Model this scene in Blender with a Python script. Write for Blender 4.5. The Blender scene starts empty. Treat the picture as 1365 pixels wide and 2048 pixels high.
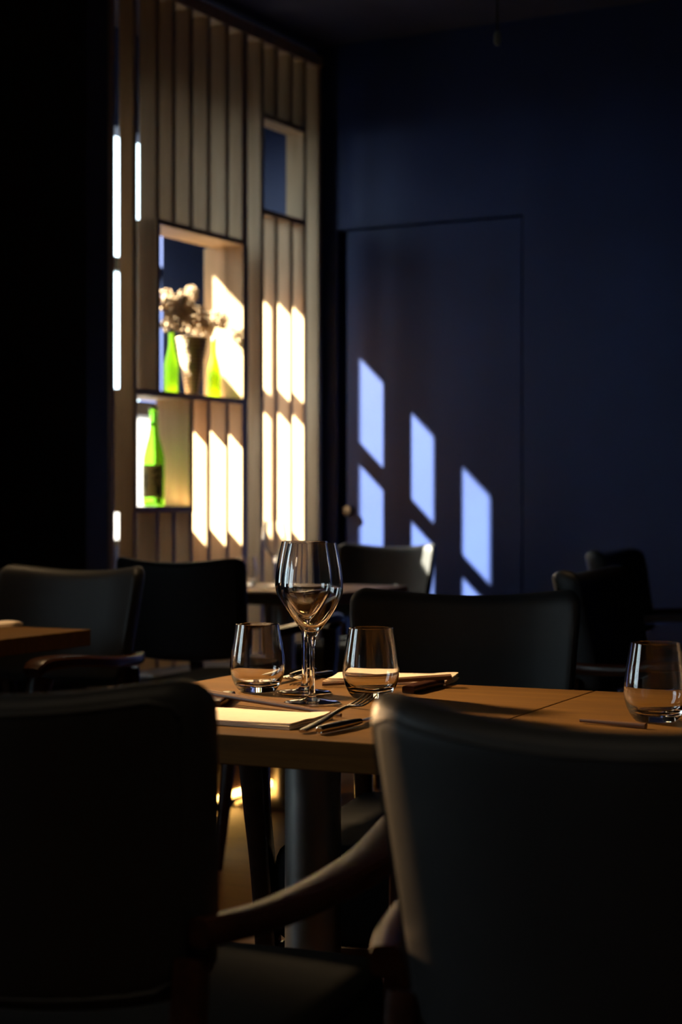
import bpy, bmesh, math, random
from mathutils import Vector, Matrix

S = bpy.context.scene
C = S.collection
random.seed(7)
rad = math.radians

# ------------------------------------------------------------------ camera, world, sun, lamps, exposure
HC = 1.03                                   # eye height
cam = bpy.data.cameras.new('camera')
cam.sensor_fit = 'VERTICAL'
cam.sensor_height = 36.0
cam.sensor_width = 24.0
cam.lens = 3500 / 2048 * 36.0
cam.shift_y = -14 / 2048
cam.dof.use_dof = True
cam.dof.focus_distance = 2.58
cam.dof.aperture_fstop = 5.0
cam.clip_start = 0.05
cam_o = bpy.data.objects.new('camera', cam)
cam_o.location = (0, 0, HC)
cam_o.rotation_euler = (rad(90), 0, 0)
C.objects.link(cam_o)
S.camera = cam_o

S.view_settings.view_transform = 'Standard'
S.view_settings.look = 'None'
S.view_settings.gamma = 1.0
S.view_settings.use_curve_mapping = False
S.view_settings.exposure = 0.0
S.cycles.use_denoising = True
S.cycles.sample_clamp_indirect = 12.0
S.cycles.max_bounces = 14
S.cycles.transmission_bounces = 14
S.cycles.transparent_max_bounces = 16
S.cycles.caustics_reflective = False
S.cycles.caustics_refractive = True
S.cycles.blur_glossy = 0.5

# room axes: U runs along the slat screen towards the back wall, V to the right along the back wall
AR = rad(28.4)
Uv = Vector((math.sin(AR), math.cos(AR), 0))
Vv = Vector((math.cos(AR), -math.sin(AR), 0))
O = Vector((-0.09, 7.5, 0))


def R(v, u, z):
    return O + Vv * v + Uv * u + Vector((0, 0, z))


world = bpy.data.worlds.new('world')
S.world = world
world.use_nodes = True
wbg = world.node_tree.nodes['Background']
wbg.inputs['Color'].default_value = (0.74, 0.88, 1.0, 1)
wbg.inputs['Strength'].default_value = 7.0

SUN = (Vv * 2.07 + Uv * 1.0 + Vector((0, 0, -2.03))).normalized()
sl = bpy.data.lights.new('sun', 'SUN')
sl.energy = 108.0
sl.angle = rad(0.6)
sl.color = (1.0, 0.89, 0.72)
so = bpy.data.objects.new('sun', sl)
so.rotation_euler = SUN.to_track_quat('-Z', 'Y').to_euler()
so.location = (-6, -2, 8)
C.objects.link(so)


def spot(name, loc, aim, watts, size, blend, color=(1.0, 0.66, 0.33), radius=0.03):
    l = bpy.data.lights.new(name, 'SPOT')
    l.energy = watts
    l.spot_size = rad(size)
    l.spot_blend = blend
    l.color = color
    l.shadow_soft_size = radius
    o = bpy.data.objects.new(name, l)
    o.location = loc
    o.rotation_euler = (Vector(aim) - Vector(loc)).to_track_quat('-Z', 'Y').to_euler()
    C.objects.link(o)
    return o


spot('table_spotlight', (-1.70, 4.00, 2.20), (-0.05, 2.64, 0.74), 1080, 22.5, 0.85, radius=0.12)
spot('chair_spotlight', (-1.55, 3.80, 1.00), (0.00, 1.47, 0.78), 520, 9, 0.6, (1.0, 0.60, 0.27), 0.05)
spot('aisle_spotlight', (-0.10, 4.30, 2.93), (-0.15, 4.05, 0.0), 48, 50, 0.9)
spot('corner_spotlight', (-0.95, 4.75, 2.93), (-0.95, 4.05, 0.74), 115, 34, 0.9)
spot('bench_spotlight', (0.1, 6.6, 2.93), (-0.2, 6.05, 0.74), 75, 32, 0.9)
for k in range(5):                           # row of small ceiling downlights over the near side of the room
    spot('ceiling_downlight', (-1.3 + 0.65 * k, 0.9 - 0.25 * k, 2.95), (-1.2 + 0.6 * k, 1.25 - 0.25 * k, 0.0), 7, 110, 0.8, (1.0, 0.78, 0.52), 0.02)


# ------------------------------------------------------------------ materials
def mat(name):
    m = bpy.data.materials.new(name)
    m.use_nodes = True
    nt = m.node_tree
    return m, nt, nt.nodes['Principled BSDF']


def ramp(nt, fac, stops):
    r = nt.nodes.new('ShaderNodeValToRGB')
    e = r.color_ramp.elements
    while len(e) < len(stops):
        e.new(0.5)
    for i, (p, c) in enumerate(stops):
        e[i].position = p
        e[i].color = (*c, 1)
    nt.links.new(fac, r.inputs['Fac'])
    return r


def coords(nt, scale, kind='Object'):
    tc = nt.nodes.new('ShaderNodeTexCoord')
    mp = nt.nodes.new('ShaderNodeMapping')
    mp.inputs['Scale'].default_value = scale
    nt.links.new(tc.outputs[kind], mp.inputs['Vector'])
    return mp.outputs['Vector']


def noise(nt, vec, scale, detail=6, rough=0.6, dist=0.0):
    n = nt.nodes.new('ShaderNodeTexNoise')
    n.inputs['Scale'].default_value = scale
    n.inputs['Detail'].default_value = detail
    n.inputs['Roughness'].default_value = rough
    n.inputs['Distortion'].default_value = dist
    nt.links.new(vec, n.inputs['Vector'])
    return n.outputs['Fac']


def bump(nt, b, fac, strength, dist=0.002):
    n = nt.nodes.new('ShaderNodeBump')
    n.inputs['Strength'].default_value = strength
    n.inputs['Distance'].default_value = dist
    nt.links.new(fac, n.inputs['Height'])
    nt.links.new(n.outputs['Normal'], b.inputs['Normal'])


def wood(name, dark, mid, light, stretch, rough=0.45, coat=0.0, bstr=0.15):
    m, nt, b = mat(name)
    v = coords(nt, stretch)
    f = noise(nt, v, 3.0, 8, 0.65, 0.6)
    r = ramp(nt, f, [(0.30, dark), (0.5, mid), (0.72, light)])
    nt.links.new(r.outputs['Color'], b.inputs['Base Color'])
    b.inputs['Roughness'].default_value = rough
    b.inputs['Coat Weight'].default_value = coat
    b.inputs['Coat Roughness'].default_value = 0.2
    bump(nt, b, f, bstr)
    return m


def paint(name, col, rough=0.6, var=0.15, scale=6.0, bstr=0.05):
    m, nt, b = mat(name)
    f = noise(nt, coords(nt, (1, 1, 1)), scale, 5, 0.6)
    r = ramp(nt, f, [(0.3, tuple(c * (1 - var) for c in col)), (0.7, tuple(c * (1 + var) for c in col))])
    nt.links.new(r.outputs['Color'], b.inputs['Base Color'])
    b.inputs['Roughness'].default_value = rough
    f2 = noise(nt, coords(nt, (1, 1, 1)), 180, 3, 0.6)
    bump(nt, b, f2, bstr, 0.001)
    return m


def leather(name, col, rough):
    m, nt, b = mat(name)
    v = coords(nt, (1, 1, 1))
    f = noise(nt, v, 9, 5, 0.6)
    r = ramp(nt, f, [(0.3, tuple(c * 0.8 for c in col)), (0.7, tuple(c * 1.2 for c in col))])
    nt.links.new(r.outputs['Color'], b.inputs['Base Color'])
    b.inputs['Roughness'].default_value = rough
    b.inputs['Specular IOR Level'].default_value = 0.3
    vo = nt.nodes.new('ShaderNodeTexVoronoi')
    vo.inputs['Scale'].default_value = 420
    nt.links.new(v, vo.inputs['Vector'])
    bump(nt, b, vo.outputs['Distance'], 0.12, 0.0006)
    return m


def glass(name, col=(1, 1, 1), rough=0.0, ior=1.5):
    m = bpy.data.materials.new(name)
    m.use_nodes = True
    nt = m.node_tree
    nt.nodes.clear()
    out = nt.nodes.new('ShaderNodeOutputMaterial')
    g = nt.nodes.new('ShaderNodeBsdfGlass')
    g.inputs['Color'].default_value = (*col, 1)
    g.inputs['Roughness'].default_value = rough
    g.inputs['IOR'].default_value = ior
    nt.links.new(g.outputs['BSDF'], out.inputs['Surface'])
    return m


def pane_glass(name):
    m = bpy.data.materials.new(name)
    m.use_nodes = True
    nt = m.node_tree
    nt.nodes.clear()
    out = nt.nodes.new('ShaderNodeOutputMaterial')
    t = nt.nodes.new('ShaderNodeBsdfTransparent')
    t.inputs['Color'].default_value = (0.95, 0.98, 0.97, 1)
    g = nt.nodes.new('ShaderNodeBsdfGlossy')
    g.inputs['Roughness'].default_value = 0.02
    lw = nt.nodes.new('ShaderNodeLayerWeight')
    pw = nt.nodes.new('ShaderNodeMath')
    pw.operation = 'POWER'
    pw.inputs[1].default_value = 5.0
    nt.links.new(lw.outputs['Facing'], pw.inputs[0])
    fr = nt.nodes.new('ShaderNodeMapRange')
    fr.inputs['To Min'].default_value = 0.03
    nt.links.new(pw.outputs['Value'], fr.inputs['Value'])
    mx = nt.nodes.new('ShaderNodeMixShader')
    nt.links.new(fr.outputs['Result'], mx.inputs['Fac'])
    nt.links.new(t.outputs['BSDF'], mx.inputs[1])
    nt.links.new(g.outputs['BSDF'], mx.inputs[2])
    nt.links.new(mx.outputs['Shader'], out.inputs['Surface'])
    return m


def metal(name, col, rough):
    m, nt, b = mat(name)
    b.inputs['Base Color'].default_value = (*col, 1)
    b.inputs['Metallic'].default_value = 1.0
    f = noise(nt, coords(nt, (1, 1, 1)), 60, 4, 0.6)
    mr = nt.nodes.new('ShaderNodeMapRange')
    mr.inputs['To Min'].default_value = rough * 0.8
    mr.inputs['To Max'].default_value = rough * 1.25
    nt.links.new(f, mr.inputs['Value'])
    nt.links.new(mr.outputs['Result'], b.inputs['Roughness'])
    return m


def emit(name, col, strength):
    m, nt, b = mat(name)
    b.inputs['Base Color'].default_value = (0.8, 0.7, 0.5, 1)
    b.inputs['Emission Color'].default_value = (*col, 1)
    b.inputs['Emission Strength'].default_value = strength
    return m


M = {}
M['wall'] = paint('navy_paint', (0.0165, 0.040, 0.175), 0.5, 0.10, 3.0)
M['dark_wall'] = paint('charcoal_paint', (0.060, 0.060, 0.066), 0.6)
M['ceiling'] = paint('ceiling_paint', (0.028, 0.031, 0.072), 0.8)
M['pine'] = wood('pine_boards', (0.49, 0.31, 0.165), (0.63, 0.435, 0.245), (0.70, 0.50, 0.295), (9, 9, 0.7), 0.55)
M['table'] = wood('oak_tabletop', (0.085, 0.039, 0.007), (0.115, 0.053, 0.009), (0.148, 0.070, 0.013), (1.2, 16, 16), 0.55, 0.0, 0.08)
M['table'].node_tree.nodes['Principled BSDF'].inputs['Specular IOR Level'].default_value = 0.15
M['walnut'] = wood('walnut_frame', (0.022, 0.008, 0.0035), (0.034, 0.012, 0.0055), (0.05, 0.018, 0.008), (12, 2, 12), 0.27, 0.0, 0.05)
M['walnut'].node_tree.nodes['Principled BSDF'].inputs['Specular IOR Level'].default_value = 0.28
M['stick'] = wood('chopstick_wood', (0.09, 0.04, 0.02), (0.13, 0.06, 0.03), (0.17, 0.08, 0.04), (2, 40, 40), 0.4)
M['leather'] = leather('black_leather', (0.020, 0.0205, 0.021), 0.52)
M['seat'] = paint('charcoal_upholstery', (0.014, 0.0145, 0.015), 0.8, 0.1, 30, 0.1)
M['seat'].node_tree.nodes['Principled BSDF'].inputs['Specular IOR Level'].default_value = 0.04
M['bench'] = leather('navy_leather', (0.012, 0.014, 0.030), 0.45)
M['glass'] = glass('clear_glass')
M['green'] = glass('green_glass', (0.80, 0.97, 0.34), 0.35)
M['green_deep'] = glass('deep_green_glass', (0.72, 0.95, 0.44), 0.0)
M['pane'] = pane_glass('window_pane')
m, nt, b = mat('frosted_glass')
b.inputs['Base Color'].default_value = (0.4, 0.42, 0.44, 1)
b.inputs['Roughness'].default_value = 0.6
tl = nt.nodes.new('ShaderNodeBsdfTranslucent')
tl.inputs['Color'].default_value = (0.62, 0.63, 0.64, 1)
mxs = nt.nodes.new('ShaderNodeMixShader')
mxs.inputs['Fac'].default_value = 0.6
nt.links.new(b.outputs['BSDF'], mxs.inputs[1])
nt.links.new(tl.outputs['BSDF'], mxs.inputs[2])
nt.links.new(mxs.outputs['Shader'], nt.nodes['Material Output'].inputs['Surface'])
M['frost'] = m
M['steel'] = metal('cutlery_steel', (0.62, 0.58, 0.52), 0.22)
M['column'] = metal('brushed_column', (0.42, 0.40, 0.37), 0.34)
M['brass'] = metal('aged_brass', (0.06, 0.04, 0.025), 0.45)
M['napkin'] = paint('cream_linen', (0.86, 0.70, 0.53), 0.85, 0.04, 40, 0.25)
M['paper'] = paint('kraft_paper', (0.45, 0.27, 0.13), 0.8, 0.08, 20, 0.1)
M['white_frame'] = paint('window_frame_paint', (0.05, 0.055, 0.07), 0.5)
M['led'] = emit('led_strip', (1.0, 0.52, 0.12), 24.0)
M['petal'] = paint('dried_petals', (0.40, 0.28, 0.17), 0.9, 0.35, 60, 0.3)
M['stem'] = paint('dry_stem', (0.25, 0.17, 0.08), 0.9)
M['cord'] = paint('black_cord', (0.01, 0.01, 0.01), 0.6)
M['label'] = paint('bottle_label', (0.55, 0.50, 0.22), 0.7)
M['ink'] = paint('label_ink', (0.012, 0.014, 0.008), 0.7)
M['asphalt'] = paint('outside_asphalt', (0.012, 0.012, 0.012), 0.9)
M['plaster'] = paint('outside_plaster', (0.12, 0.12, 0.12), 0.9)

# wicker: woven bands
m, nt, b = mat('wicker')
vv = coords(nt, (1, 1, 1))
wv = nt.nodes.new('ShaderNodeTexWave')
wv.bands_direction = 'Z'
wv.inputs['Scale'].default_value = 22
wv.inputs['Distortion'].default_value = 1.2
nt.links.new(vv, wv.inputs['Vector'])
rr = ramp(nt, wv.outputs['Fac'], [(0.2, (0.34, 0.21, 0.11)), (0.7, (0.70, 0.52, 0.32))])
nt.links.new(rr.outputs['Color'], b.inputs['Base Color'])
b.inputs['Roughness'].default_value = 0.8
bump(nt, b, wv.outputs['Fac'], 0.6, 0.004)
M['wicker'] = m

# floor planks
m, nt, b = mat('floor_planks')
vv = coords(nt, (1, 1, 1))
br = nt.nodes.new('ShaderNodeTexBrick')
br.inputs['Scale'].default_value = 1.0
br.inputs['Brick Width'].default_value = 1.6
br.inputs['Row Height'].default_value = 0.14
br.inputs['Mortar Size'].default_value = 0.003
br.inputs['Color1'].default_value = (0.19, 0.082, 0.022, 1)
br.inputs['Color2'].default_value = (0.23, 0.105, 0.03, 1)
br.inputs['Mortar'].default_value = (0.03, 0.015, 0.008, 1)
nt.links.new(vv, br.inputs['Vector'])
fl = noise(nt, coords(nt, (1.5, 18, 1)), 3, 7, 0.6, 0.4)
mx = nt.nodes.new('ShaderNodeMixRGB')
mx.blend_type = 'MULTIPLY'
mx.inputs['Fac'].default_value = 0.7
rl = ramp(nt, fl, [(0.3, (0.6, 0.6, 0.6)), (0.7, (1, 1, 1))])
nt.links.new(br.outputs['Color'], mx.inputs['Color1'])
nt.links.new(rl.outputs['Color'], mx.inputs['Color2'])
nt.links.new(mx.outputs['Color'], b.inputs['Base Color'])
b.inputs['Roughness'].default_value = 0.4
M['floor'] = m


# ------------------------------------------------------------------ mesh helpers
def obj(name, bm, material, parent=None, smooth=True, sharp=35):
    bmesh.ops.recalc_face_normals(bm, faces=bm.faces)
    me = bpy.data.meshes.new(name)
    bm.to_mesh(me)
    bm.free()
    me.materials.append(material)
    if smooth:
        for p in me.polygons:
            p.use_smooth = True
        me.set_sharp_from_angle(angle=rad(sharp))
    o = bpy.data.objects.new(name, me)
    C.objects.link(o)
    if parent:
        o.parent = parent
    return o


def tag(o, label, cat, group=None, kind=None):
    o['label'] = label
    o['category'] = cat
    if group:
        o['group'] = group
    if kind:
        o['kind'] = kind
    return o


def empty(name, loc=(0, 0, 0), yaw=0.0):
    o = bpy.data.objects.new(name, None)
    o.empty_display_size = 0.1
    o.location = loc
    o.rotation_euler = (0, 0, yaw)
    C.objects.link(o)
    return o


def structure(o):
    o['kind'] = 'structure'
    return o


def box(bm, x0, x1, y0, y1, z0, z1, bev=0.0, seg=2):
    t = bmesh.new()
    bmesh.ops.create_cube(t, size=1)
    for v in t.verts:
        v.co = Vector((x0 + (v.co.x + .5) * (x1 - x0), y0 + (v.co.y + .5) * (y1 - y0), z0 + (v.co.z + .5) * (z1 - z0)))
    if bev:
        bmesh.ops.bevel(t, geom=t.edges[:], offset=bev, segments=seg, profile=0.5, affect='EDGES')
    me = bpy.data.meshes.new('tmp')
    t.to_mesh(me)
    t.free()
    bm.from_mesh(me)
    bpy.data.meshes.remove(me)


def lathe(bm, prof, n=48, closed=False, centre=(0, 0, 0)):
    """prof: list of (r, z); points with r == 0 become poles."""
    c = Vector(centre)
    rings = []
    for r, z in prof:
        if r < 1e-6:
            rings.append([bm.verts.new(c + Vector((0, 0, z)))])
        else:
            rings.append([bm.verts.new(c + Vector((r * math.cos(2 * math.pi * i / n), r * math.sin(2 * math.pi * i / n), z))) for i in range(n)])
    pairs = list(zip(rings, rings[1:]))
    if closed:
        pairs.append((rings[-1], rings[0]))
    for a, b_ in pairs:
        for i in range(n):
            j = (i + 1) % n
            if len(a) == 1 and len(b_) == 1:
                continue
            if len(a) == 1:
                bm.faces.new((a[0], b_[i], b_[j]))
            elif len(b_) == 1:
                bm.faces.new((a[i], a[j], b_[0]))
            else:
                bm.faces.new((a[i], a[j], b_[j], b_[i]))


def spline(pts, n):
    """Catmull-Rom through pts (tuples of any length)."""
    out = []
    P = [pts[0]] + list(pts) + [pts[-1]]
    for k in range(1, len(P) - 2):
        for i in range(n):
            t = i / n
            row = []
            for d in range(len(pts[0])):
                p0, p1, p2, p3 = P[k - 1][d], P[k][d], P[k + 1][d], P[k + 2][d]
                row.append(0.5 * (2 * p1 + (p2 - p0) * t + (2 * p0 - 5 * p1 + 4 * p2 - p3) * t * t + (3 * p1 - p0 - 3 * p2 + p3) * t ** 3))
            out.append(tuple(row))
    out.append(tuple(pts[-1]))
    return out


def sweep(bm, pts, up=(0, 0, 1), m=12, power=4.0, steps=6):
    """pts: (x,y,z,w,h): superellipse section w across, h along 'up', along the spline."""
    sp = spline(pts, steps)
    up = Vector(up)
    rings = []
    for i, p in enumerate(sp):
        a = Vector(sp[max(i - 1, 0)][:3])
        c = Vector(sp[min(i + 1, len(sp) - 1)][:3])
        t = (c - a).normalized()
        s = t.cross(up)
        if s.length < 1e-4:
            s = Vector((1, 0, 0))
        s.normalize()
        u2 = s.cross(t).normalized()
        ring = []
        for k in range(m):
            th = 2 * math.pi * k / m + math.pi / m
            cx, sy = math.cos(th), math.sin(th)
            ex = math.copysign(abs(cx) ** (2 / power), cx)
            ey = math.copysign(abs(sy) ** (2 / power), sy)
            ring.append(bm.verts.new(Vector(p[:3]) + s * ex * p[3] / 2 + u2 * ey * p[4] / 2))
        rings.append(ring)
    for a, b_ in zip(rings, rings[1:]):
        for k in range(m):
            j = (k + 1) % m
            bm.faces.new((a[k], a[j], b_[j], b_[k]))
    bm.faces.new(rings[0][::-1])
    bm.faces.new(rings[-1])


def tube(bm, pts, r, m=8, closed=False):
    P = [Vector(p) for p in pts]
    rings = []
    n = len(P)
    for i in range(n):
        a = P[(i - 1) % n] if closed else P[max(i - 1, 0)]
        c = P[(i + 1) % n] if closed else P[min(i + 1, n - 1)]
        t = (c - a).normalized()
        s = t.orthogonal().normalized() if abs(t.z) > 0.95 else t.cross(Vector((0, 0, 1))).normalized()
        if abs(t.z) > 0.95:
            s = (Vector((1, 0, 0)) - t * t.x).normalized()
        u2 = s.cross(t)
        rings.append([bm.verts.new(P[i] + (s * math.cos(2 * math.pi * k / m) + u2 * math.sin(2 * math.pi * k / m)) * r) for k in range(m)])
    pr = list(zip(rings, rings[1:]))
    if closed:
        pr.append((rings[-1], rings[0]))
    for a, b_ in pr:
        for k in range(m):
            j = (k + 1) % m
            bm.faces.new((a[k], a[j], b_[j], b_[k]))
    if not closed:
        bm.faces.new(rings[0][::-1])
        bm.faces.new(rings[-1])


def corner_map(a, b, w, h, r):
    x, y = a * w / 2, b * h / 2
    ix, iy = w / 2 - r, h / 2 - r
    dx, dy = abs(x) - ix, abs(y) - iy
    if dx > 0 and dy > 0:
        L = math.hypot(dx, dy)
        s = max(dx, dy) / L
        x = math.copysign(ix + dx * s, x)
        y = math.copysign(iy + dy * s, y)
    return x, y


def edge_params(size, er, n_in=10, n_edge=6):
    """-1..1 parameters, crowded towards the rim so the rounding is smooth."""
    k = er / (size / 2)
    e = [1 - k * (1 - math.cos(math.pi / 2 * i / n_edge)) for i in range(n_edge)]     # 1 .. 1-k
    inner = [(1 - k) * (1 - 2 * i / n_in) for i in range(n_in + 1)]
    return [-q for q in e] + [-q for q in inner] + e[::-1]


def pillow(bm, w, h, T, r, er, deform, p=2.4, crown=0.0):
    """closed rounded slab in a plane (a,b) of size w x h, thickness T; deform(a_pos, b_pos, offset) -> Vector"""
    A = edge_params(w, er)
    B = edge_params(h, er)
    na, nb = len(A), len(B)
    border = {}
    sheets = []
    for sgn in (1, -1):
        g = []
        for i, a in enumerate(A):
            row = []
            for j, b_ in enumerate(B):
                x, y = corner_map(a, b_, w, h, r)
                e = min((1 - abs(a)) * w / 2, (1 - abs(b_)) * h / 2)
                q = min(max(e / er, 0), 1)
                th = T / 2 * (1 - (1 - q) ** p) ** (1 / p)
                th += crown * (1 - a * a) * (1 - b_ * b_)
                rim = i in (0, na - 1) or j in (0, nb - 1)
                if rim:
                    if (i, j) not in border:
                        border[(i, j)] = bm.verts.new(deform(x, y, 0.0))
                    row.append(border[(i, j)])
                else:
                    row.append(bm.verts.new(deform(x, y, sgn * th)))
            g.append(row)
        sheets.append(g)
    for g in sheets:
        for i in range(na - 1):
            for j in range(nb - 1):
                f = (g[i][j], g[i + 1][j], g[i + 1][j + 1], g[i][j + 1])
                if len(set(f)) == 4:
                    try:
                        bm.faces.new(f)
                    except ValueError:
                        pass


# ------------------------------------------------------------------ the setting
def room_mesh(name, spec, material, bev=0.0):
    """boxes given in room axes (v0,v1,u0,u1,z0,z1), linked as one structure object with the room's own axes"""
    bm = bmesh.new()
    for s in spec:
        box(bm, *s, bev=bev)
    o = obj(name, bm, material, smooth=False)
    o.location = O
    o.rotation_euler = (0, 0, -AR)
    return structure(o)


ZC = 3.0
WL = -0.60                                   # left wall plane
VR, UN = 5.2, -8.6                           # right wall and the wall behind the camera
UB = 0.044                                   # back wall plane
room_mesh('floor', [(WL - 0.2, VR + 0.2, UN - 0.2, UB + 0.3, -0.1, 0)], M['floor'])
room_mesh('ceiling', [(WL - 0.2, VR + 0.2, UN - 0.2, UB + 0.3, ZC, ZC + 0.12)], M['ceiling'])
DV0, DV1, DZ = 0.058, 0.918, HC + 1.180
room_mesh('wall_back', [
    (WL - 0.2, DV0, UB, UB + 0.22, 0, ZC),
    (DV1, VR + 0.2, UB, UB + 0.22, 0, ZC),
    (DV0, DV1, UB, UB + 0.22, DZ, ZC),
    (DV0, DV1, UB + 0.13, UB + 0.22, 0, DZ)], M['wall'])
room_mesh('wall_right', [(VR, VR + 0.15, UN - 0.15, UB, 0, ZC)], M['dark_wall'])
room_mesh('wall_front', [(WL - 0.2, VR, UN - 0.15, UN, 0, ZC)], M['dark_wall'])

# left wall with two window openings
W1U0, W1U1, W1Z0, W1Z1 = -1.45, -0.314, HC - 0.17, HC + 1.56
W3U0, W3U1 = -4.60, -4.15
W2U0, W2U1, W2Z0, W2Z1 = -7.1, -5.7, 0.85, 2.05
TW = 0.12
room_mesh('wall_left', [
    (WL - TW, WL, UN, W2U0, 0, ZC),
    (WL - TW, WL, W2U1, W3U0, 0, ZC),
    (WL - TW, WL, W3U1, W1U0, 0, ZC),
    (WL - TW, WL, W3U0, W3U1, 0, W2Z0),
    (WL - TW, WL, W3U0, W3U1, W2Z1, ZC),
    (WL - TW, WL, W1U1, UB, 0, ZC),
    (WL - TW, WL, W2U0, W2U1, 0, W2Z0),
    (WL - TW, WL, W2U0, W2U1, W2Z1, ZC),
    (WL - TW, WL, W1U0, W1U1, 0, W1Z0),
    (WL - TW, WL, W1U0, W1U1, W1Z1, ZC)], M['wall'])
# dark return wall at the left end of the slat screen
room_mesh('wall_return', [(WL, 0.03, -1.70, -1.575, 0, ZC)], M['dark_wall'])


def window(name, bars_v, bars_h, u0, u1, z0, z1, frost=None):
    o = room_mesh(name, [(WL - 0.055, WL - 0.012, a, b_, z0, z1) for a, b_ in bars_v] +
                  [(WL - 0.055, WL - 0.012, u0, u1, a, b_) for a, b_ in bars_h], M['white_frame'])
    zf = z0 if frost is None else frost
    bm = bmesh.new()
    box(bm, WL - 0.037, WL - 0.031, u0, u1, zf, z1)
    obj('glass_pane', bm, M['pane'], o, smooth=False)
    if frost is not None:
        bm = bmesh.new()
        box(bm, WL - 0.037, WL - 0.031, u0, u1, z0, zf - 0.001)
        obj('frosted_pane', bm, M['frost'], o, smooth=False)
    return o


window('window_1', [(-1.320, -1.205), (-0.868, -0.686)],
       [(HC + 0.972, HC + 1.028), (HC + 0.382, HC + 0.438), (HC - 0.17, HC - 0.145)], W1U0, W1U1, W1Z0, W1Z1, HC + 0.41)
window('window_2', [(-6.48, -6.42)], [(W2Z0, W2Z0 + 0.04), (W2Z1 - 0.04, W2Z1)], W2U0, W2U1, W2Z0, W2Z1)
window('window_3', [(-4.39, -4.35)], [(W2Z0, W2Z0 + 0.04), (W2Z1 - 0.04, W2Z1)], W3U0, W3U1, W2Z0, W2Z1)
# unseen canopies added outside the windows to block direct sun
room_mesh('exterior_ground', [(-30, WL - 0.21, -20, 14, -0.25, -0.12)], M['asphalt'])
room_mesh('added_sun_canopy', [(WL - 0.42, WL - TW, -1.75, 0.25, HC + 1.785, HC + 1.845)], M['plaster'])
room_mesh('added_sun_canopy', [(WL - 1.75, WL - TW, -8.2, -3.4, 2.10, 2.18)], M['plaster'])

# door in the back wall
bm = bmesh.new()
box(bm, 0.100, 0.908, UB + 0.012, UB + 0.055, 0.008, DZ - 0.008, 0.002)
door = obj('door_1', bm, M['wall'], smooth=False)
door.location = O
door.rotation_euler = (0, 0, -AR)
structure(door)
bm = bmesh.new()
lathe(bm, [(0, 0), (0.024, 0), (0.024, 0.006), (0.009, 0.008), (0.009, 0.030), (0.020, 0.036), (0.027, 0.048), (0.024, 0.060), (0.012, 0.066), (0, 0.067)], 28)
for v in bm.verts:
    x, y, z = v.co
    v.co = Vector((0.110 + 0.85 * x, UB + 0.012 - 0.4 * z, HC - 0.025 + 0.85 * y))
obj('door_knob', bm, M['brass'], door)

# ------------------------------------------------------------------ slat screen with display niches
screen = tag(empty('slat_screen', O, -AR), 'tall screen of upright pale wooden slats with three open display niches', 'screen')
D = 0.085
TH = 0.026
ZB, ZT = 0.40, HC + 1.875
F = [-1.507, -1.370, -1.226, -1.119, -1.001, -0.879, -0.745, -0.614, -0.479, -0.367, -0.244, -0.130, 0.0]
N2 = dict(u0=-1.232, u1=-0.614, z0=HC + 0.42, z1=HC + 1.03)
N3 = dict(u0=-1.370, u1=-1.001, z0=HC - 0.005, z1=HC + 0.395)
N1 = dict(u0=-0.479, u1=-0.130, z0=HC + 1.20, z1=HC + 1.567)


def slat(u, z0, z1, d=D, th=TH):
    bm = bmesh.new()
    box(bm, -d, 0, u - th / 2, u + th / 2, z0, z1, 0.0015, 1)
    o = obj('slat', bm, M['pine'], screen, smooth=False)
    return o


BT = 0.022
for u in F:
    if u in (-0.479, -0.130, 0.0):
        slat(u, ZB, ZT)
    elif u == -1.370:
        slat(u, ZB, ZT, d=0.061)
    elif u == -1.507:
        slat(u, ZB, ZT)
    elif u == -0.614:
        slat(u, ZB, ZT, th=0.045)
    elif u == -1.226:
        slat(u, N3['z1'] + BT, ZT, d=0.074)
        slat(u, ZB, N3['z0'] - BT)
    elif u == -1.119:
        slat(u, N2['z1'] + BT, ZT)
        slat(u, ZB, N3['z0'] - BT)
    elif u == -1.001:
        slat(u, N2['z1'] + BT, ZT)
        slat(u, ZB, N2['z0'] - BT)
    elif u in (-0.879, -0.745):
        slat(u, N2['z1'] + BT, ZT)
        slat(u, ZB, N2['z0'] - BT)
    else:
        slat(u, N1['z1'] + BT, ZT)
        slat(u, ZB, N1['z0'] - BT)


def board(name, v0, u0, u1, z0, z1):
    bm = bmesh.new()
    box(bm, v0, 0.004, u0, u1, z0, z1, 0.0015, 1)
    return obj(name, bm, M['pine'], screen, smooth=False)


ND2, ND3 = 0.18, 0.155
board('niche_top', -0.15, -1.239, -0.60, N2['z1'], N2['z1'] + BT)
board('niche_shelf', -ND2, -1.38, -0.60, N2['z0'] - BT, N2['z0'])
board('niche_side', -D, -1.239, -1.213, N2['z0'], N2['z1'])
board('niche_side', -ND2, -0.6365, -0.592, N2['z0'], N2['z1'])
board('niche_shelf', -ND3, -1.381, -0.99, N3['z0'] - BT, N3['z0'])
board('niche_side', -ND3, -1.381, -1.359, N3['z0'], N3['z1'] + 0.003)
board('niche_side', -ND3, -1.012, -0.990, N3['z0'], N3['z1'] + 0.003)
board('niche_top', -D, -0.479, -0.130, N1['z1'], N1['z1'] + BT)
board('niche_shelf', -D, -0.479, -0.130, N1['z0'] - BT, N1['z0'])
board('head_rail', -D, -1.55, 0.02, ZT, ZT + 0.05)
board('bottom_rail', -D, -1.55, 0.02, ZB - 0.06, ZB)

# ------------------------------------------------------------------ banquette under the screen
bench = tag(empty('banquette', O, -AR), 'low dark banquette along the slat screen with a glowing strip at its foot', 'bench')
bm = bmesh.new()
box(bm, 0.03, 0.43, -1.55, -0.95, 0.0, 0.34, 0.004)
obj('base_panel', bm, M['walnut'], bench, smooth=False)


def bench_def(x, y, o):
    return Vector((0.245 + x, -1.25 + y, 0.39 + o))


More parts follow.
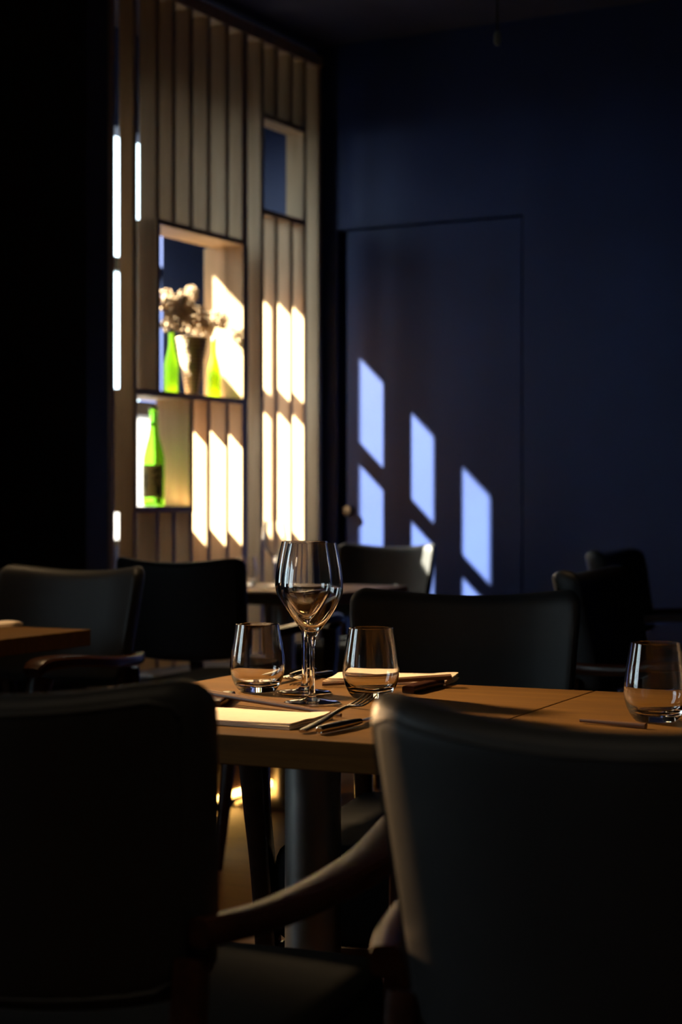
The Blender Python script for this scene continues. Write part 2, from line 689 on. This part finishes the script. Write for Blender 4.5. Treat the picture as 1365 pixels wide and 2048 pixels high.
bm = bmesh.new()
pillow(bm, 0.43, 0.62, 0.10, 0.03, 0.03, bench_def, 2.6)
obj('seat_cushion', bm, M['bench'], bench)
bm = bmesh.new()
box(bm, 0.432, 0.444, -1.53, -0.97, 0.024, 0.040)
obj('led_strip', bm, M['led'], bench, smooth=False)
bm = bmesh.new()
box(bm, 0.431, 0.462, -1.54, -0.96, 0.002, 0.022, 0.002)
obj('kick_ledge', bm, M['walnut'], bench, smooth=False)

# ------------------------------------------------------------------ chairs
def back_def(x, z, o):
    """x across, z from -h/2..h/2, o thickness offset (+ = towards the sitter)"""
    hh = 0.276
    t = (z + hh / 2) / hh                                # 0 bottom .. 1 top
    x2 = x * (0.90 + 0.10 * t)
    wrap = 0.028 * (x / 0.2125) ** 2 + 0.034 * (x / 0.2125) ** 4
    y = -0.205 - 0.055 * t + wrap + o
    zz = 0.588 + hh * t + 0.021 * (x / 0.2125) ** 2 * t + (-0.012 * (1 - (x / 0.2125) ** 2)) * (1 - t)
    return Vector((x2, y, zz))


def make_chair():
    root = empty('armchair')
    bm = bmesh.new()
    pillow(bm, 0.425, 0.276, 0.062, 0.036, 0.026, back_def, 2.6)
    bk = obj('backrest', bm, M['leather'], root)
    # piping round the rear face
    pts = []
    w, h = 0.425 - 0.030, 0.276 - 0.030
    for k in range(96):
        th = 2 * math.pi * k / 96
        c, s = math.cos(th), math.sin(th)
        mm = max(abs(c), abs(s))
        x, y = corner_map(c / mm, s / mm, w, h, 0.025)
        pts.append(back_def(x, y, -0.0285))
    bm = bmesh.new()
    tube(bm, pts, 0.0028, 6, True)
    obj('piping', bm, M['leather'], bk)
    bm = bmesh.new()

    def seat_def(x, y, o):
        k = 1.0 + 0.04 * (y / 0.24)
        return Vector((x * k, 0.06 + y, 0.432 + o + 0.006 * (1 - (x / 0.24) ** 2) * (1 if o > 0.03 else 0)))
    pillow(bm, 0.42, 0.56, 0.146, 0.04, 0.030, seat_def, 3.2)
    obj('seat', bm, M['seat'], root)
    for s in (-1, 1):
        bm = bmesh.new()                                   # front leg: tapers down, curves up into the arm
        sweep(bm, [(0.205 * s, 0.342, 0.0, 0.028, 0.028), (0.214 * s, 0.330, 0.22, 0.038, 0.040), (0.231 * s, 0.316, 0.44, 0.036, 0.046),
                   (0.244 * s, 0.312, 0.56, 0.040, 0.040), (0.254 * s, 0.296, 0.652, 0.046, 0.060)], up=(0, 1, 0))
        obj('leg', bm, M['walnut'], root)
        bm = bmesh.new()                                   # rear leg raking back, up to the backrest
        sweep(bm, [(0.178 * s, -0.300, 0.0, 0.028, 0.030), (0.182 * s, -0.255, 0.22, 0.034, 0.040), (0.186 * s, -0.215, 0.44, 0.034, 0.042),
                   (0.188 * s, -0.190, 0.63, 0.030, 0.026)], up=(0, 1, 0))
        obj('leg', bm, M['walnut'], root)
        bm = bmesh.new()                                   # armrest: bows outward, dips towards the back
        sweep(bm, [(0.200 * s, -0.205, 0.656, 0.026, 0.026), (0.238 * s, -0.110, 0.656, 0.034, 0.026), (0.270 * s, 0.050, 0.666, 0.050, 0.027),
                   (0.272 * s, 0.200, 0.680, 0.060, 0.028), (0.260 * s, 0.300, 0.680, 0.058, 0.030), (0.258 * s, 0.336, 0.664, 0.044, 0.026)], up=(0, 0, 1))
        obj('armrest', bm, M['walnut'], root)
    for x0, x1, y0, y1 in ((-0.205, 0.205, 0.315, 0.335), (-0.185, 0.185, -0.225, -0.205)):
        bm = bmesh.new()
        box(bm, x0, x1, y0, y1, 0.315, 0.36, 0.003)
        obj('seat_rail', bm, M['walnut'], root, smooth=False)
    return root


def copy_tree(o, parent=None):
    c = o.copy()
    C.objects.link(c)
    if parent:
        c.parent = parent
    for ch in list(o.children):
        copy_tree(ch, c)
    return c


CH = [  # x, y, heading in degrees from +y towards +x, label
    (-0.252, 1.785, 18, 'black armchair from behind, lower left, its right wooden arm and seat in view'),
    (0.312, 1.513, 30, 'black armchair from behind at lower right, hiding the near edge of the joined tables'),
    (0.178, 2.960, 193, 'black armchair facing the viewer, just behind the back napkin and right tumbler'),
    (0.720, 2.560, 198, 'grey-black armchair corner at the picture edge directly above the edge tumbler'),
    (-0.385, 5.285, 25, 'all-black armchair back between the set table and the foot of the slat screen'),
    (0.095, 6.750, 206, 'black armchair facing the viewer before the blue door, glint on its top corner'),
    (-0.765, 4.220, 205, 'black leather armchair behind the small left table, with curved wooden arm'),
    (0.800, 4.120, 118, 'lower and nearer of the two dark armchair backs before the plain blue wall'),
    (1.120, 5.85, 118, 'taller and farther of the two dark armchair backs before the plain blue wall'),
]
proto = make_chair()
for i, (x, y, a, lab) in enumerate(CH):
    c = proto if i == 0 else copy_tree(proto)
    c.location = (x, y, 0)
    c.rotation_euler = (0, 0, -rad(a))
    tag(c, lab, 'chair', 'leather armchairs')

# ------------------------------------------------------------------ tables
TZ = 0.74
TT = 0.038


def make_table(w, d):
    root = empty('dining_table')
    bm = bmesh.new()
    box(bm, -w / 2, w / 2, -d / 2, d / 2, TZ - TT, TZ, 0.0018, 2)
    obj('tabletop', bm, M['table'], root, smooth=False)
    bm = bmesh.new()
    lathe(bm, [(0, 0.012), (0.041, 0.012), (0.041, TZ - TT - 0.006), (0, TZ - TT - 0.006)], 40)
    obj('column', bm, M['column'], root)
    bm = bmesh.new()
    lathe(bm, [(0, 0), (0.20, 0), (0.20, 0.006), (0.19, 0.012), (0.05, 0.018), (0, 0.018)], 48)
    obj('base_plate', bm, M['column'], root)
    bm = bmesh.new()
    box(bm, -0.15, 0.15, -0.15, 0.15, TZ - TT - 0.008, TZ - TT, 0.001)
    obj('mounting_plate', bm, M['column'], root, smooth=False)
    return root


TA = 25.0
TU = Vector((math.sin(rad(TA)), math.cos(rad(TA)), 0))
TV = Vector((math.cos(rad(TA)), -math.sin(rad(TA)), 0))
CORNER = Vector((0.100, 2.097, 0))              # where the joint between the two front tables meets their near edge
TWID, TDEP = 0.636, 0.70
TABS = [
    (CORNER - TV * (TWID / 2 + 0.0007) + TU * TDEP / 2, TA, 'honey-coloured wooden table set with two wine glasses and two tumblers'),
    (CORNER + TV * (TWID / 2 + 0.0007) + TU * TDEP / 2, TA, 'wooden table joined right of the set table, holding the tumbler at the picture edge'),
    (Vector((-0.20, 6.10, 0)), 26.0, 'wooden table with a hazy wine glass and tumbler in front of the slat screen'),
    (Vector((-0.587, 4.09, 0)) - TV * 0.318 - TU * 0.35, 26.0, 'wooden table cut off by the left picture edge with a napkin corner on it'),
]
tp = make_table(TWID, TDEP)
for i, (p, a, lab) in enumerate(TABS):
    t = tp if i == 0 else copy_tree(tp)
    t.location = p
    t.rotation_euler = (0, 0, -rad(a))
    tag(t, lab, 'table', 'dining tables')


# ------------------------------------------------------------------ glassware
def wine_profile():
    outer = [(0.0, 0.0), (0.030, 0.0), (0.0405, 0.0012), (0.0412, 0.0022), (0.036, 0.0040), (0.018, 0.0062), (0.0075, 0.0100), (0.0046, 0.020), (0.0040, 0.045),
             (0.0041, 0.075), (0.0052, 0.092), (0.0085, 0.102), (0.0150, 0.111), (0.0250, 0.1235), (0.0350, 0.138), (0.0422, 0.152), (0.0452, 0.165),
             (0.0450, 0.177), (0.0430, 0.195), (0.0395, 0.215), (0.0350, 0.2340)]
    inner = [(0.0342, 0.2342), (0.0385, 0.215), (0.0420, 0.195), (0.0440, 0.177), (0.0442, 0.165), (0.0411, 0.1525), (0.0338, 0.139), (0.0236, 0.1250),
             (0.0130, 0.1135), (0.0060, 0.1085), (0.0, 0.1072)]
    return spline(outer, 4) + spline(inner, 4)


def tumbler_profile():
    outer = [(0.0, 0.0), (0.024, 0.0), (0.0285, 0.0016), (0.0345, 0.0095), (0.0395, 0.0205), (0.0424, 0.0330), (0.0426, 0.044), (0.0405, 0.063), (0.0370, 0.085), (0.0336, 0.1045)]
    inner = [(0.0326, 0.1047), (0.0358, 0.085), (0.0392, 0.063), (0.0411, 0.044), (0.0406, 0.033), (0.0372, 0.0225), (0.0310, 0.0150), (0.018, 0.0118), (0.0, 0.0112)]
    return spline(outer, 4) + spline(inner, 4)


def lathe_mesh(name, prof, material, n=72):
    bm = bmesh.new()
    prof = [(max(r, 0.0), z) for r, z in prof]
    prof[0] = (0, prof[0][1])
    prof[-1] = (0, prof[-1][1])
    lathe(bm, prof, n)
    return obj(name, bm, material, None, True, 60)


WG = [(-0.0423, 2.550, 'nearer of the two overlapping wine glasses on the set table', TZ),
      (-0.0561, 2.690, 'farther of the two overlapping wine glasses, just left behind the nearer one', TZ),
      (-0.236, 6.22, 'blurred wine glass on the far table before the slat screen', TZ)]
g0 = None
for x, y, lab, z in WG:
    if g0 is None:
        g = g0 = lathe_mesh('wine_glass', wine_profile(), M['glass'])
    else:
        g = g0.copy()
        C.objects.link(g)
    g.location = (x, y, z + 0.0003)
    tag(g, lab, 'wine glass', 'wine glasses')
TG = [(-0.130, 2.721, 'clear water tumbler standing left of the wine glasses', TZ),
      (0.045, 2.636, 'clear water tumbler standing right of the wine glasses in front of the back napkin', TZ),
      (0.423, 2.350, 'clear water tumbler cut by the right picture edge', TZ),
      (-0.338, 6.20, 'blurred tumbler on the far table before the slat screen', TZ)]
g0 = None
for x, y, lab, z in TG:
    if g0 is None:
        g = g0 = lathe_mesh('tumbler', tumbler_profile(), M['glass'])
    else:
        g = g0.copy()
        C.objects.link(g)
    g.location = (x, y, z + 0.0003)
    tag(g, lab, 'tumbler', 'water tumblers')


# ------------------------------------------------------------------ napkins
def napkin(centre, yaw, w, d, lab, seed, z=TZ):
    rnd = random.Random(seed)
    ph = rnd.uniform(0, 6)
    root = empty('napkin', (centre[0], centre[1], z), -rad(yaw))
    bm = bmesh.new()
    nx, ny = 36, 20
    hgt = lambda a, b_, k: 0.0012 * math.sin(a * 5 + ph + k) * (abs(b_) ** 2) + 0.0010 * math.sin(b_ * 4 + a * 2 + ph)
    layers = ((0.0, 1.02, 1.03, 0.0004), (0.0028, 1.0, 1.0, 0.0030), (0.0053, 0.985, 0.98, 0.0056))
    for k, (zz, sx, sy, zb) in enumerate(layers):
        top, bot = [], []
        for i in range(nx + 1):
            rt, rb = [], []
            for j in range(ny + 1):
                a, b_ = -1 + 2 * i / nx, -1 + 2 * j / ny
                x = a * w / 2 * sx + 0.002 * math.sin(b_ * 3 + k + ph)
                y = b_ * d / 2 * sy + 0.0022 * math.sin(a * 3.3 + k * 1.7 + ph)
                lift = max(0, hgt(a, b_, k)) * (k + 1) / 2
                rt.append(bm.verts.new((x, y, zb + 0.0020 + lift)))
                rb.append(bm.verts.new((x, y, zb + lift)))
            top.append(rt)
            bot.append(rb)
        for i in range(nx):
            for j in range(ny):
                bm.faces.new((top[i][j], top[i + 1][j], top[i + 1][j + 1], top[i][j + 1]))
                bm.faces.new((bot[i][j], bot[i][j + 1], bot[i + 1][j + 1], bot[i + 1][j]))
        for i in range(nx):
            for j in (0, ny):
                bm.faces.new((top[i][j], bot[i][j], bot[i + 1][j], top[i + 1][j]))
        for j in range(ny):
            for i in (0, nx):
                bm.faces.new((top[i][j], top[i][j + 1], bot[i][j + 1], bot[i][j]))
    obj('folded_cloth', bm, M['napkin'], root)
    tag(root, lab, 'napkin', 'folded napkins')
    return root


napkin((-0.145, 2.362), 25, 0.235, 0.125, 'folded cream napkin at the near edge of the set table, left of the fork', 1)
napkin((0.086, 2.888), 14, 0.200, 0.120, 'folded cream napkin at the far side of the set table behind the right tumbler', 4)
napkin((-0.885, 4.205), 26, 0.20, 0.12, 'white napkin on the left table cut by the picture edge', 9)
napkin((-0.285, 5.80), 26, 0.18, 0.11, 'pale napkin on the far table below the hazy wine glass', 12)


# ------------------------------------------------------------------ chopsticks and rests
def stick(p, q, lab, group, z0, z1):
    P0, P1 = Vector((p[0], p[1], z0)), Vector((q[0], q[1], z1))
    d = (P1 - P0)
    L = d.length
    bm = bmesh.new()
    sweep(bm, [(0, 0, 0, 0.0045, 0.0045), (L * 0.5, 0, 0, 0.0062, 0.0062), (L, 0, 0, 0.0075, 0.0075)], steps=4, m=12, power=3.2)
    o = obj('chopstick', bm, M['stick'])
    o.location = P0
    o.rotation_euler = d.to_track_quat('X', 'Z').to_euler()
    return tag(o, lab, 'chopstick', group)


def bar_rest(p, q, lab):
    P0, P1 = Vector((p[0], p[1], TZ)), Vector((q[0], q[1], TZ))
    d = P1 - P0
    bm = bmesh.new()
    L = d.length
    sweep(bm, [(0, 0, 0.006, 0.020, 0.012), (L / 2, 0, 0.0065, 0.022, 0.0125), (L, 0, 0.006, 0.020, 0.012)], steps=5, m=16, power=5)
    o = obj('chopstick_rest', bm, M['walnut'])
    o.location = P0
    o.rotation_euler = (0, 0, math.atan2(d.y, d.x))
    return tag(o, lab, 'chopstick rest', 'chopstick rests')


bar_rest((-0.181, 2.486), (-0.168, 2.618), 'dark wooden rest bar under the left ends of the near chopsticks')
stick((-0.005, 2.402), (-0.222, 2.600), 'chopstick above the near napkin, farther one of its pair', 'near chopsticks', TZ + 0.0035, TZ + 0.0165)
stick((0.000, 2.386), (-0.222, 2.578), 'chopstick above the near napkin, the one closer to the napkin', 'near chopsticks', TZ + 0.0035, TZ + 0.0165)
bar_rest((0.103, 2.687), (0.157, 2.808), 'dark wooden rest bar at the right front corner of the back napkin')
stick((-0.030, 2.790), (0.176, 2.776), 'chopstick along the back napkin, the one closer to the tumbler', 'back chopsticks', TZ + 0.0035, TZ + 0.0165)
stick((-0.030, 2.806), (0.176, 2.794), 'chopstick along the back napkin, the one touching the napkin edge', 'back chopsticks', TZ + 0.0035, TZ + 0.0165)
stick((0.318, 2.325), (0.395, 2.265), 'short pale stick end lying on the right table beyond the chair back', 'right table stick', TZ + 0.004, TZ + 0.004)


# ------------------------------------------------------------------ cutlery
def place(o, p, q):
    """put local +x from p to q (both with z)"""
    d = Vector(q) - Vector(p)
    o.location = p
    o.rotation_euler = d.to_track_quat('X', 'Z').to_euler()


def make_fork():
    root = empty('fork')
    bm = bmesh.new()
    sweep(bm, [(0.0, 0, 0.003, 0.010, 0.004), (0.010, 0, 0.003, 0.013, 0.005), (0.055, 0, 0.0045, 0.011, 0.005), (0.105, 0, 0.0085, 0.0065, 0.0045),
               (0.130, 0, 0.0090, 0.0075, 0.0040), (0.143, 0, 0.0070, 0.020, 0.0026), (0.155, 0, 0.0060, 0.0245, 0.0024)], steps=5, m=16, power=2.6)
    obj('handle', bm, M['steel'], root)
    for k in range(4):
        y = (k - 1.5) * 0.0066
        bm = bmesh.new()
        sweep(bm, [(0.153, y, 0.0060, 0.0042, 0.0024), (0.170, y, 0.0062, 0.0036, 0.0024), (0.188, y * 0.98, 0.0085, 0.0032, 0.0022), (0.204, y * 0.95, 0.0125, 0.0016, 0.0014)],
              steps=4, m=10, power=2.6)
        obj('tine', bm, M['steel'], root)
    return root


def make_knife():
    root = empty('table_knife')
    bm = bmesh.new()
    sweep(bm, [(0.0, 0, 0.0055, 0.006, 0.006), (0.006, 0, 0.0058, 0.013, 0.010), (0.050, 0, 0.0060, 0.0145, 0.011), (0.090, 0, 0.0060, 0.011, 0.009), (0.104, 0, 0.0060, 0.0075, 0.007)],
          steps=5, m=16, power=2.4)
    obj('handle', bm, M['steel'], root)
    bm = bmesh.new()
    sweep(bm, [(0.100, 0, 0.0060, 0.006, 0.0055), (0.112, 0.001, 0.0060, 0.015, 0.0022), (0.165, 0.002, 0.0060, 0.018, 0.0020), (0.200, 0.001, 0.0060, 0.013, 0.0016), (0.216, -0.003, 0.006, 0.002, 0.001)],
          steps=5, m=14, power=2.2)
    obj('blade', bm, M['steel'], root)
    return root


fk = make_fork()
place(fk, (-0.049, 2.216, TZ + 0.0005), (0.040, 2.395, TZ + 0.0185))
tag(fk, 'steel fork with raised tines pointing at the right tumbler, near table edge', 'fork', 'forks')
kn = make_knife()
place(kn, (-0.028, 2.206, TZ + 0.0005), (0.085, 2.395, TZ + 0.0010))
tag(kn, 'steel knife with round handle in front of the fork at the near table edge', 'knife', 'knives')
f2 = copy_tree(fk)
place(f2, (-0.018, 3.010, TZ + 0.0005), (-0.092, 2.805, TZ + 0.0005))
tag(f2, 'steel fork behind the wine glass stems, beside the left tumbler', 'fork', 'forks')
k2 = copy_tree(kn)
place(k2, (-0.046, 3.005, TZ + 0.0005), (-0.118, 2.820, TZ + 0.0005))
tag(k2, 'steel knife lying behind the left tumbler and wine glass stems', 'knife', 'knives')


# ------------------------------------------------------------------ things in the niches
def bottle(v, u, z, s, material, lab, labelled=False, height=1.0):
    root = empty('bottle', R(v, u, z + 0.0005), -AR)
    k = s
    outer = [(0, 0.004), (0.030, 0.0), (0.037, 0.004), (0.038, 0.012), (0.038, 0.150), (0.037, 0.168), (0.030, 0.200), (0.019, 0.240), (0.0145, 0.270), (0.0138, 0.315), (0.0150, 0.318), (0.0150, 0.330), (0.0138, 0.333)]
    inner = [(0.0105, 0.333), (0.0108, 0.270), (0.016, 0.240), (0.027, 0.200), (0.0345, 0.165), (0.0352, 0.150), (0.0352, 0.014), (0.033, 0.008), (0, 0.010)]
    bm = bmesh.new()
    lathe(bm, [(r * k, zz * k * height) for r, zz in outer + inner], 40)
    obj('glass_body', bm, material, root, True, 60)
    bm = bmesh.new()
    lathe(bm, [(0, 0.334), (0.0155, 0.334), (0.0158, 0.352), (0.013, 0.356), (0, 0.356)] if not labelled else [(0, 0.334), (0.0152, 0.334), (0.0152, 0.345), (0, 0.346)], 28)
    for vtx in bm.verts:
        vtx.co = Vector((vtx.co.x * k, vtx.co.y * k, vtx.co.z * k * height))
    obj('cap', bm, M['cap'], root, True, 40)
    if labelled:
        bm = bmesh.new()
        n = 24
        a0, a1 = rad(-150), rad(0)
        ring = []
        for i in range(n + 1):
            a = a0 + (a1 - a0) * i / n
            ring.append([bm.verts.new((rr_ * k * math.cos(a), rr_ * k * math.sin(a), zz * k * height)) for rr_ in (0.0384, 0.0388) for zz in (0.030, 0.142)])
        for i in range(n):
            A_, B_ = ring[i], ring[i + 1]
            for q in ((0, 1), (1, 3), (3, 2), (2, 0)):
                bm.faces.new((A_[q[0]], A_[q[1]], B_[q[1]], B_[q[0]]))
        bm.faces.new((ring[0][0], ring[0][2], ring[0][3], ring[0][1]))
        bm.faces.new((ring[n][0], ring[n][1], ring[n][3], ring[n][2]))
        lb = obj('paper_label', bm, M['label'], root, True, 40)
        bm = bmesh.new()

        def stroke(ang0, ang1, z0, z1, w):
            pts = []
            for i in range(7):
                t = i / 6
                a = rad(ang0 + (ang1 - ang0) * t)
                pts.append((0.0390 * k * math.cos(a), 0.0390 * k * math.sin(a), (z0 + (z1 - z0) * t) * k * height))
            tube(bm, pts, w * k, 6)
        for st in ((-42, -38, 0.135, 0.040, 0.0034), (-20, -62, 0.128, 0.118, 0.0040), (-24, -58, 0.104, 0.092, 0.0036), (-52, -22, 0.082, 0.060, 0.0034),
                   (-26, -28, 0.070, 0.036, 0.0034), (-100, -102, 0.115, 0.055, 0.0028), (-90, -112, 0.100, 0.096, 0.0022), (-92, -108, 0.078, 0.060, 0.0024)):
            stroke(*st)
        for vtx in bm.verts:                                  # flatten the strokes on to the label
            rr_ = math.hypot(vtx.co.x, vtx.co.y)
            f_ = (0.0388 * k + (rr_ - 0.0388 * k) * 0.12) / rr_
            vtx.co.x *= f_
            vtx.co.y *= f_
        obj('brush_lettering', bm, M['ink'], lb, True, 60)
    tag(root, lab, 'bottle', 'green bottles')
    return root


M['cap'] = paint('bottle_cap', (0.20, 0.22, 0.18), 0.5)
bottle(-0.085, -1.010, N2['z0'], 0.70, M['green'], 'bright green bottle left of the wicker cone in the upper niche')
bottle(-0.085, -0.708, N2['z0'], 0.68, M['green'], 'bright green bottle right of the wicker cone in the upper niche')
bottle(-0.075, -1.143, N3['z0'], 1.08, M['green_deep'], 'tall green bottle with a dark brush-lettered label in the lower niche', True)

# wicker cone
cone = obj('wicker_vase', (lambda bm: (lathe(bm, [(0, 0), (0.024, 0)] + [(0.024 + 0.036 * t / 40 + 0.0016 * math.sin(t * 1.9), 0.005 + 0.215 * t / 40) for t in range(41)] +
                                             [(0.063, 0.224), (0.060, 0.228), (0.055, 0.222)] + [(0.055 - 0.034 * t / 10, 0.220 - 0.205 * t / 10) for t in range(11)] + [(0, 0.014)], 40), bm)[1])(bmesh.new()),
           M['wicker'], None, True, 60)
CV, CU = -0.085, -0.866
cone.location = R(CV, CU, N2['z0'] + 0.0005)
tag(cone, 'woven wicker cone holding dried flowers in the upper niche', 'vase')

# dried flower heads, each with its stem standing in the cone
DF = [(0.00, 0.00, 0.066, 0.300, 'large dried flower head in the middle of the wicker cone'),
      (0.005, -0.105, 0.054, 0.300, 'dried flower head left of the middle one, above the left bottle'),
      (0.01, -0.195, 0.052, 0.345, 'pale dried flower head at the far left of the bunch, by the niche side'),
      (-0.01, 0.085, 0.054, 0.285, 'brown dried flower head right of the middle one'),
      (0.01, 0.165, 0.046, 0.310, 'dark dried flower head at the far right of the bunch'),
      (-0.02, -0.050, 0.056, 0.350, 'dried flower head standing just behind the middle one'),
      (-0.01, 0.010, 0.032, 0.400, 'wispy dried flower topmost in the bunch'),
      (0.015, -0.165, 0.042, 0.265, 'small low dried flower head drooping over the left bottle')]
for k, (dv, du, r, zz, lab) in enumerate(DF):
    root = empty('dried_flower', R(CV, CU, N2['z0']), -AR)
    rnd = random.Random(40 + k)
    bm = bmesh.new()
    n = int(230 * (r / 0.045) ** 1.5)
    for q in range(n):
        th, cz = rnd.uniform(0, 2 * math.pi), rnd.uniform(-0.75, 1)
        sr = math.sqrt(1 - cz * cz)
        d_ = Vector((sr * math.cos(th), sr * math.sin(th), cz))
        p = Vector((dv, du, zz)) + d_ * r * rnd.uniform(0.55, 1.05)
        s = rnd.uniform(0.004, 0.0085)
        mtx = Matrix.Translation(p) @ d_.to_track_quat('Z', 'Y').to_matrix().to_4x4() @ Matrix.Diagonal((s, s, s * 0.35, 1))
        bmesh.ops.create_icosphere(bm, subdivisions=1, radius=1.0, matrix=mtx)
    obj('flower_head', bm, M['petal'], root, True, 80)
    bm = bmesh.new()
    tube(bm, spline([(0, 0, 0.05), (dv * 0.3, du * 0.22, 0.19), (dv, du, zz)], 6), 0.0018, 6)
    obj('stem', bm, M['stem'], root)
    tag(root, lab, 'dried flower', 'dried flowers')

# ------------------------------------------------------------------ thin pendant cord
pd = tag(empty('pendant_cord', (0.447, 5.0, 0)), 'thin black cord hanging from the ceiling with a small pale tip', 'cord')
bm = bmesh.new()
tube(bm, [(0, 0, ZC), (0, 0, 2.38)], 0.003, 8)
obj('cable', bm, M['cord'], pd)
bm = bmesh.new()
lathe(bm, [(0, 2.385), (0.006, 2.383), (0.010, 2.372), (0.010, 2.352), (0.006, 2.344), (0, 2.343)], 20)
obj('tip', bm, M['cap'], pd)
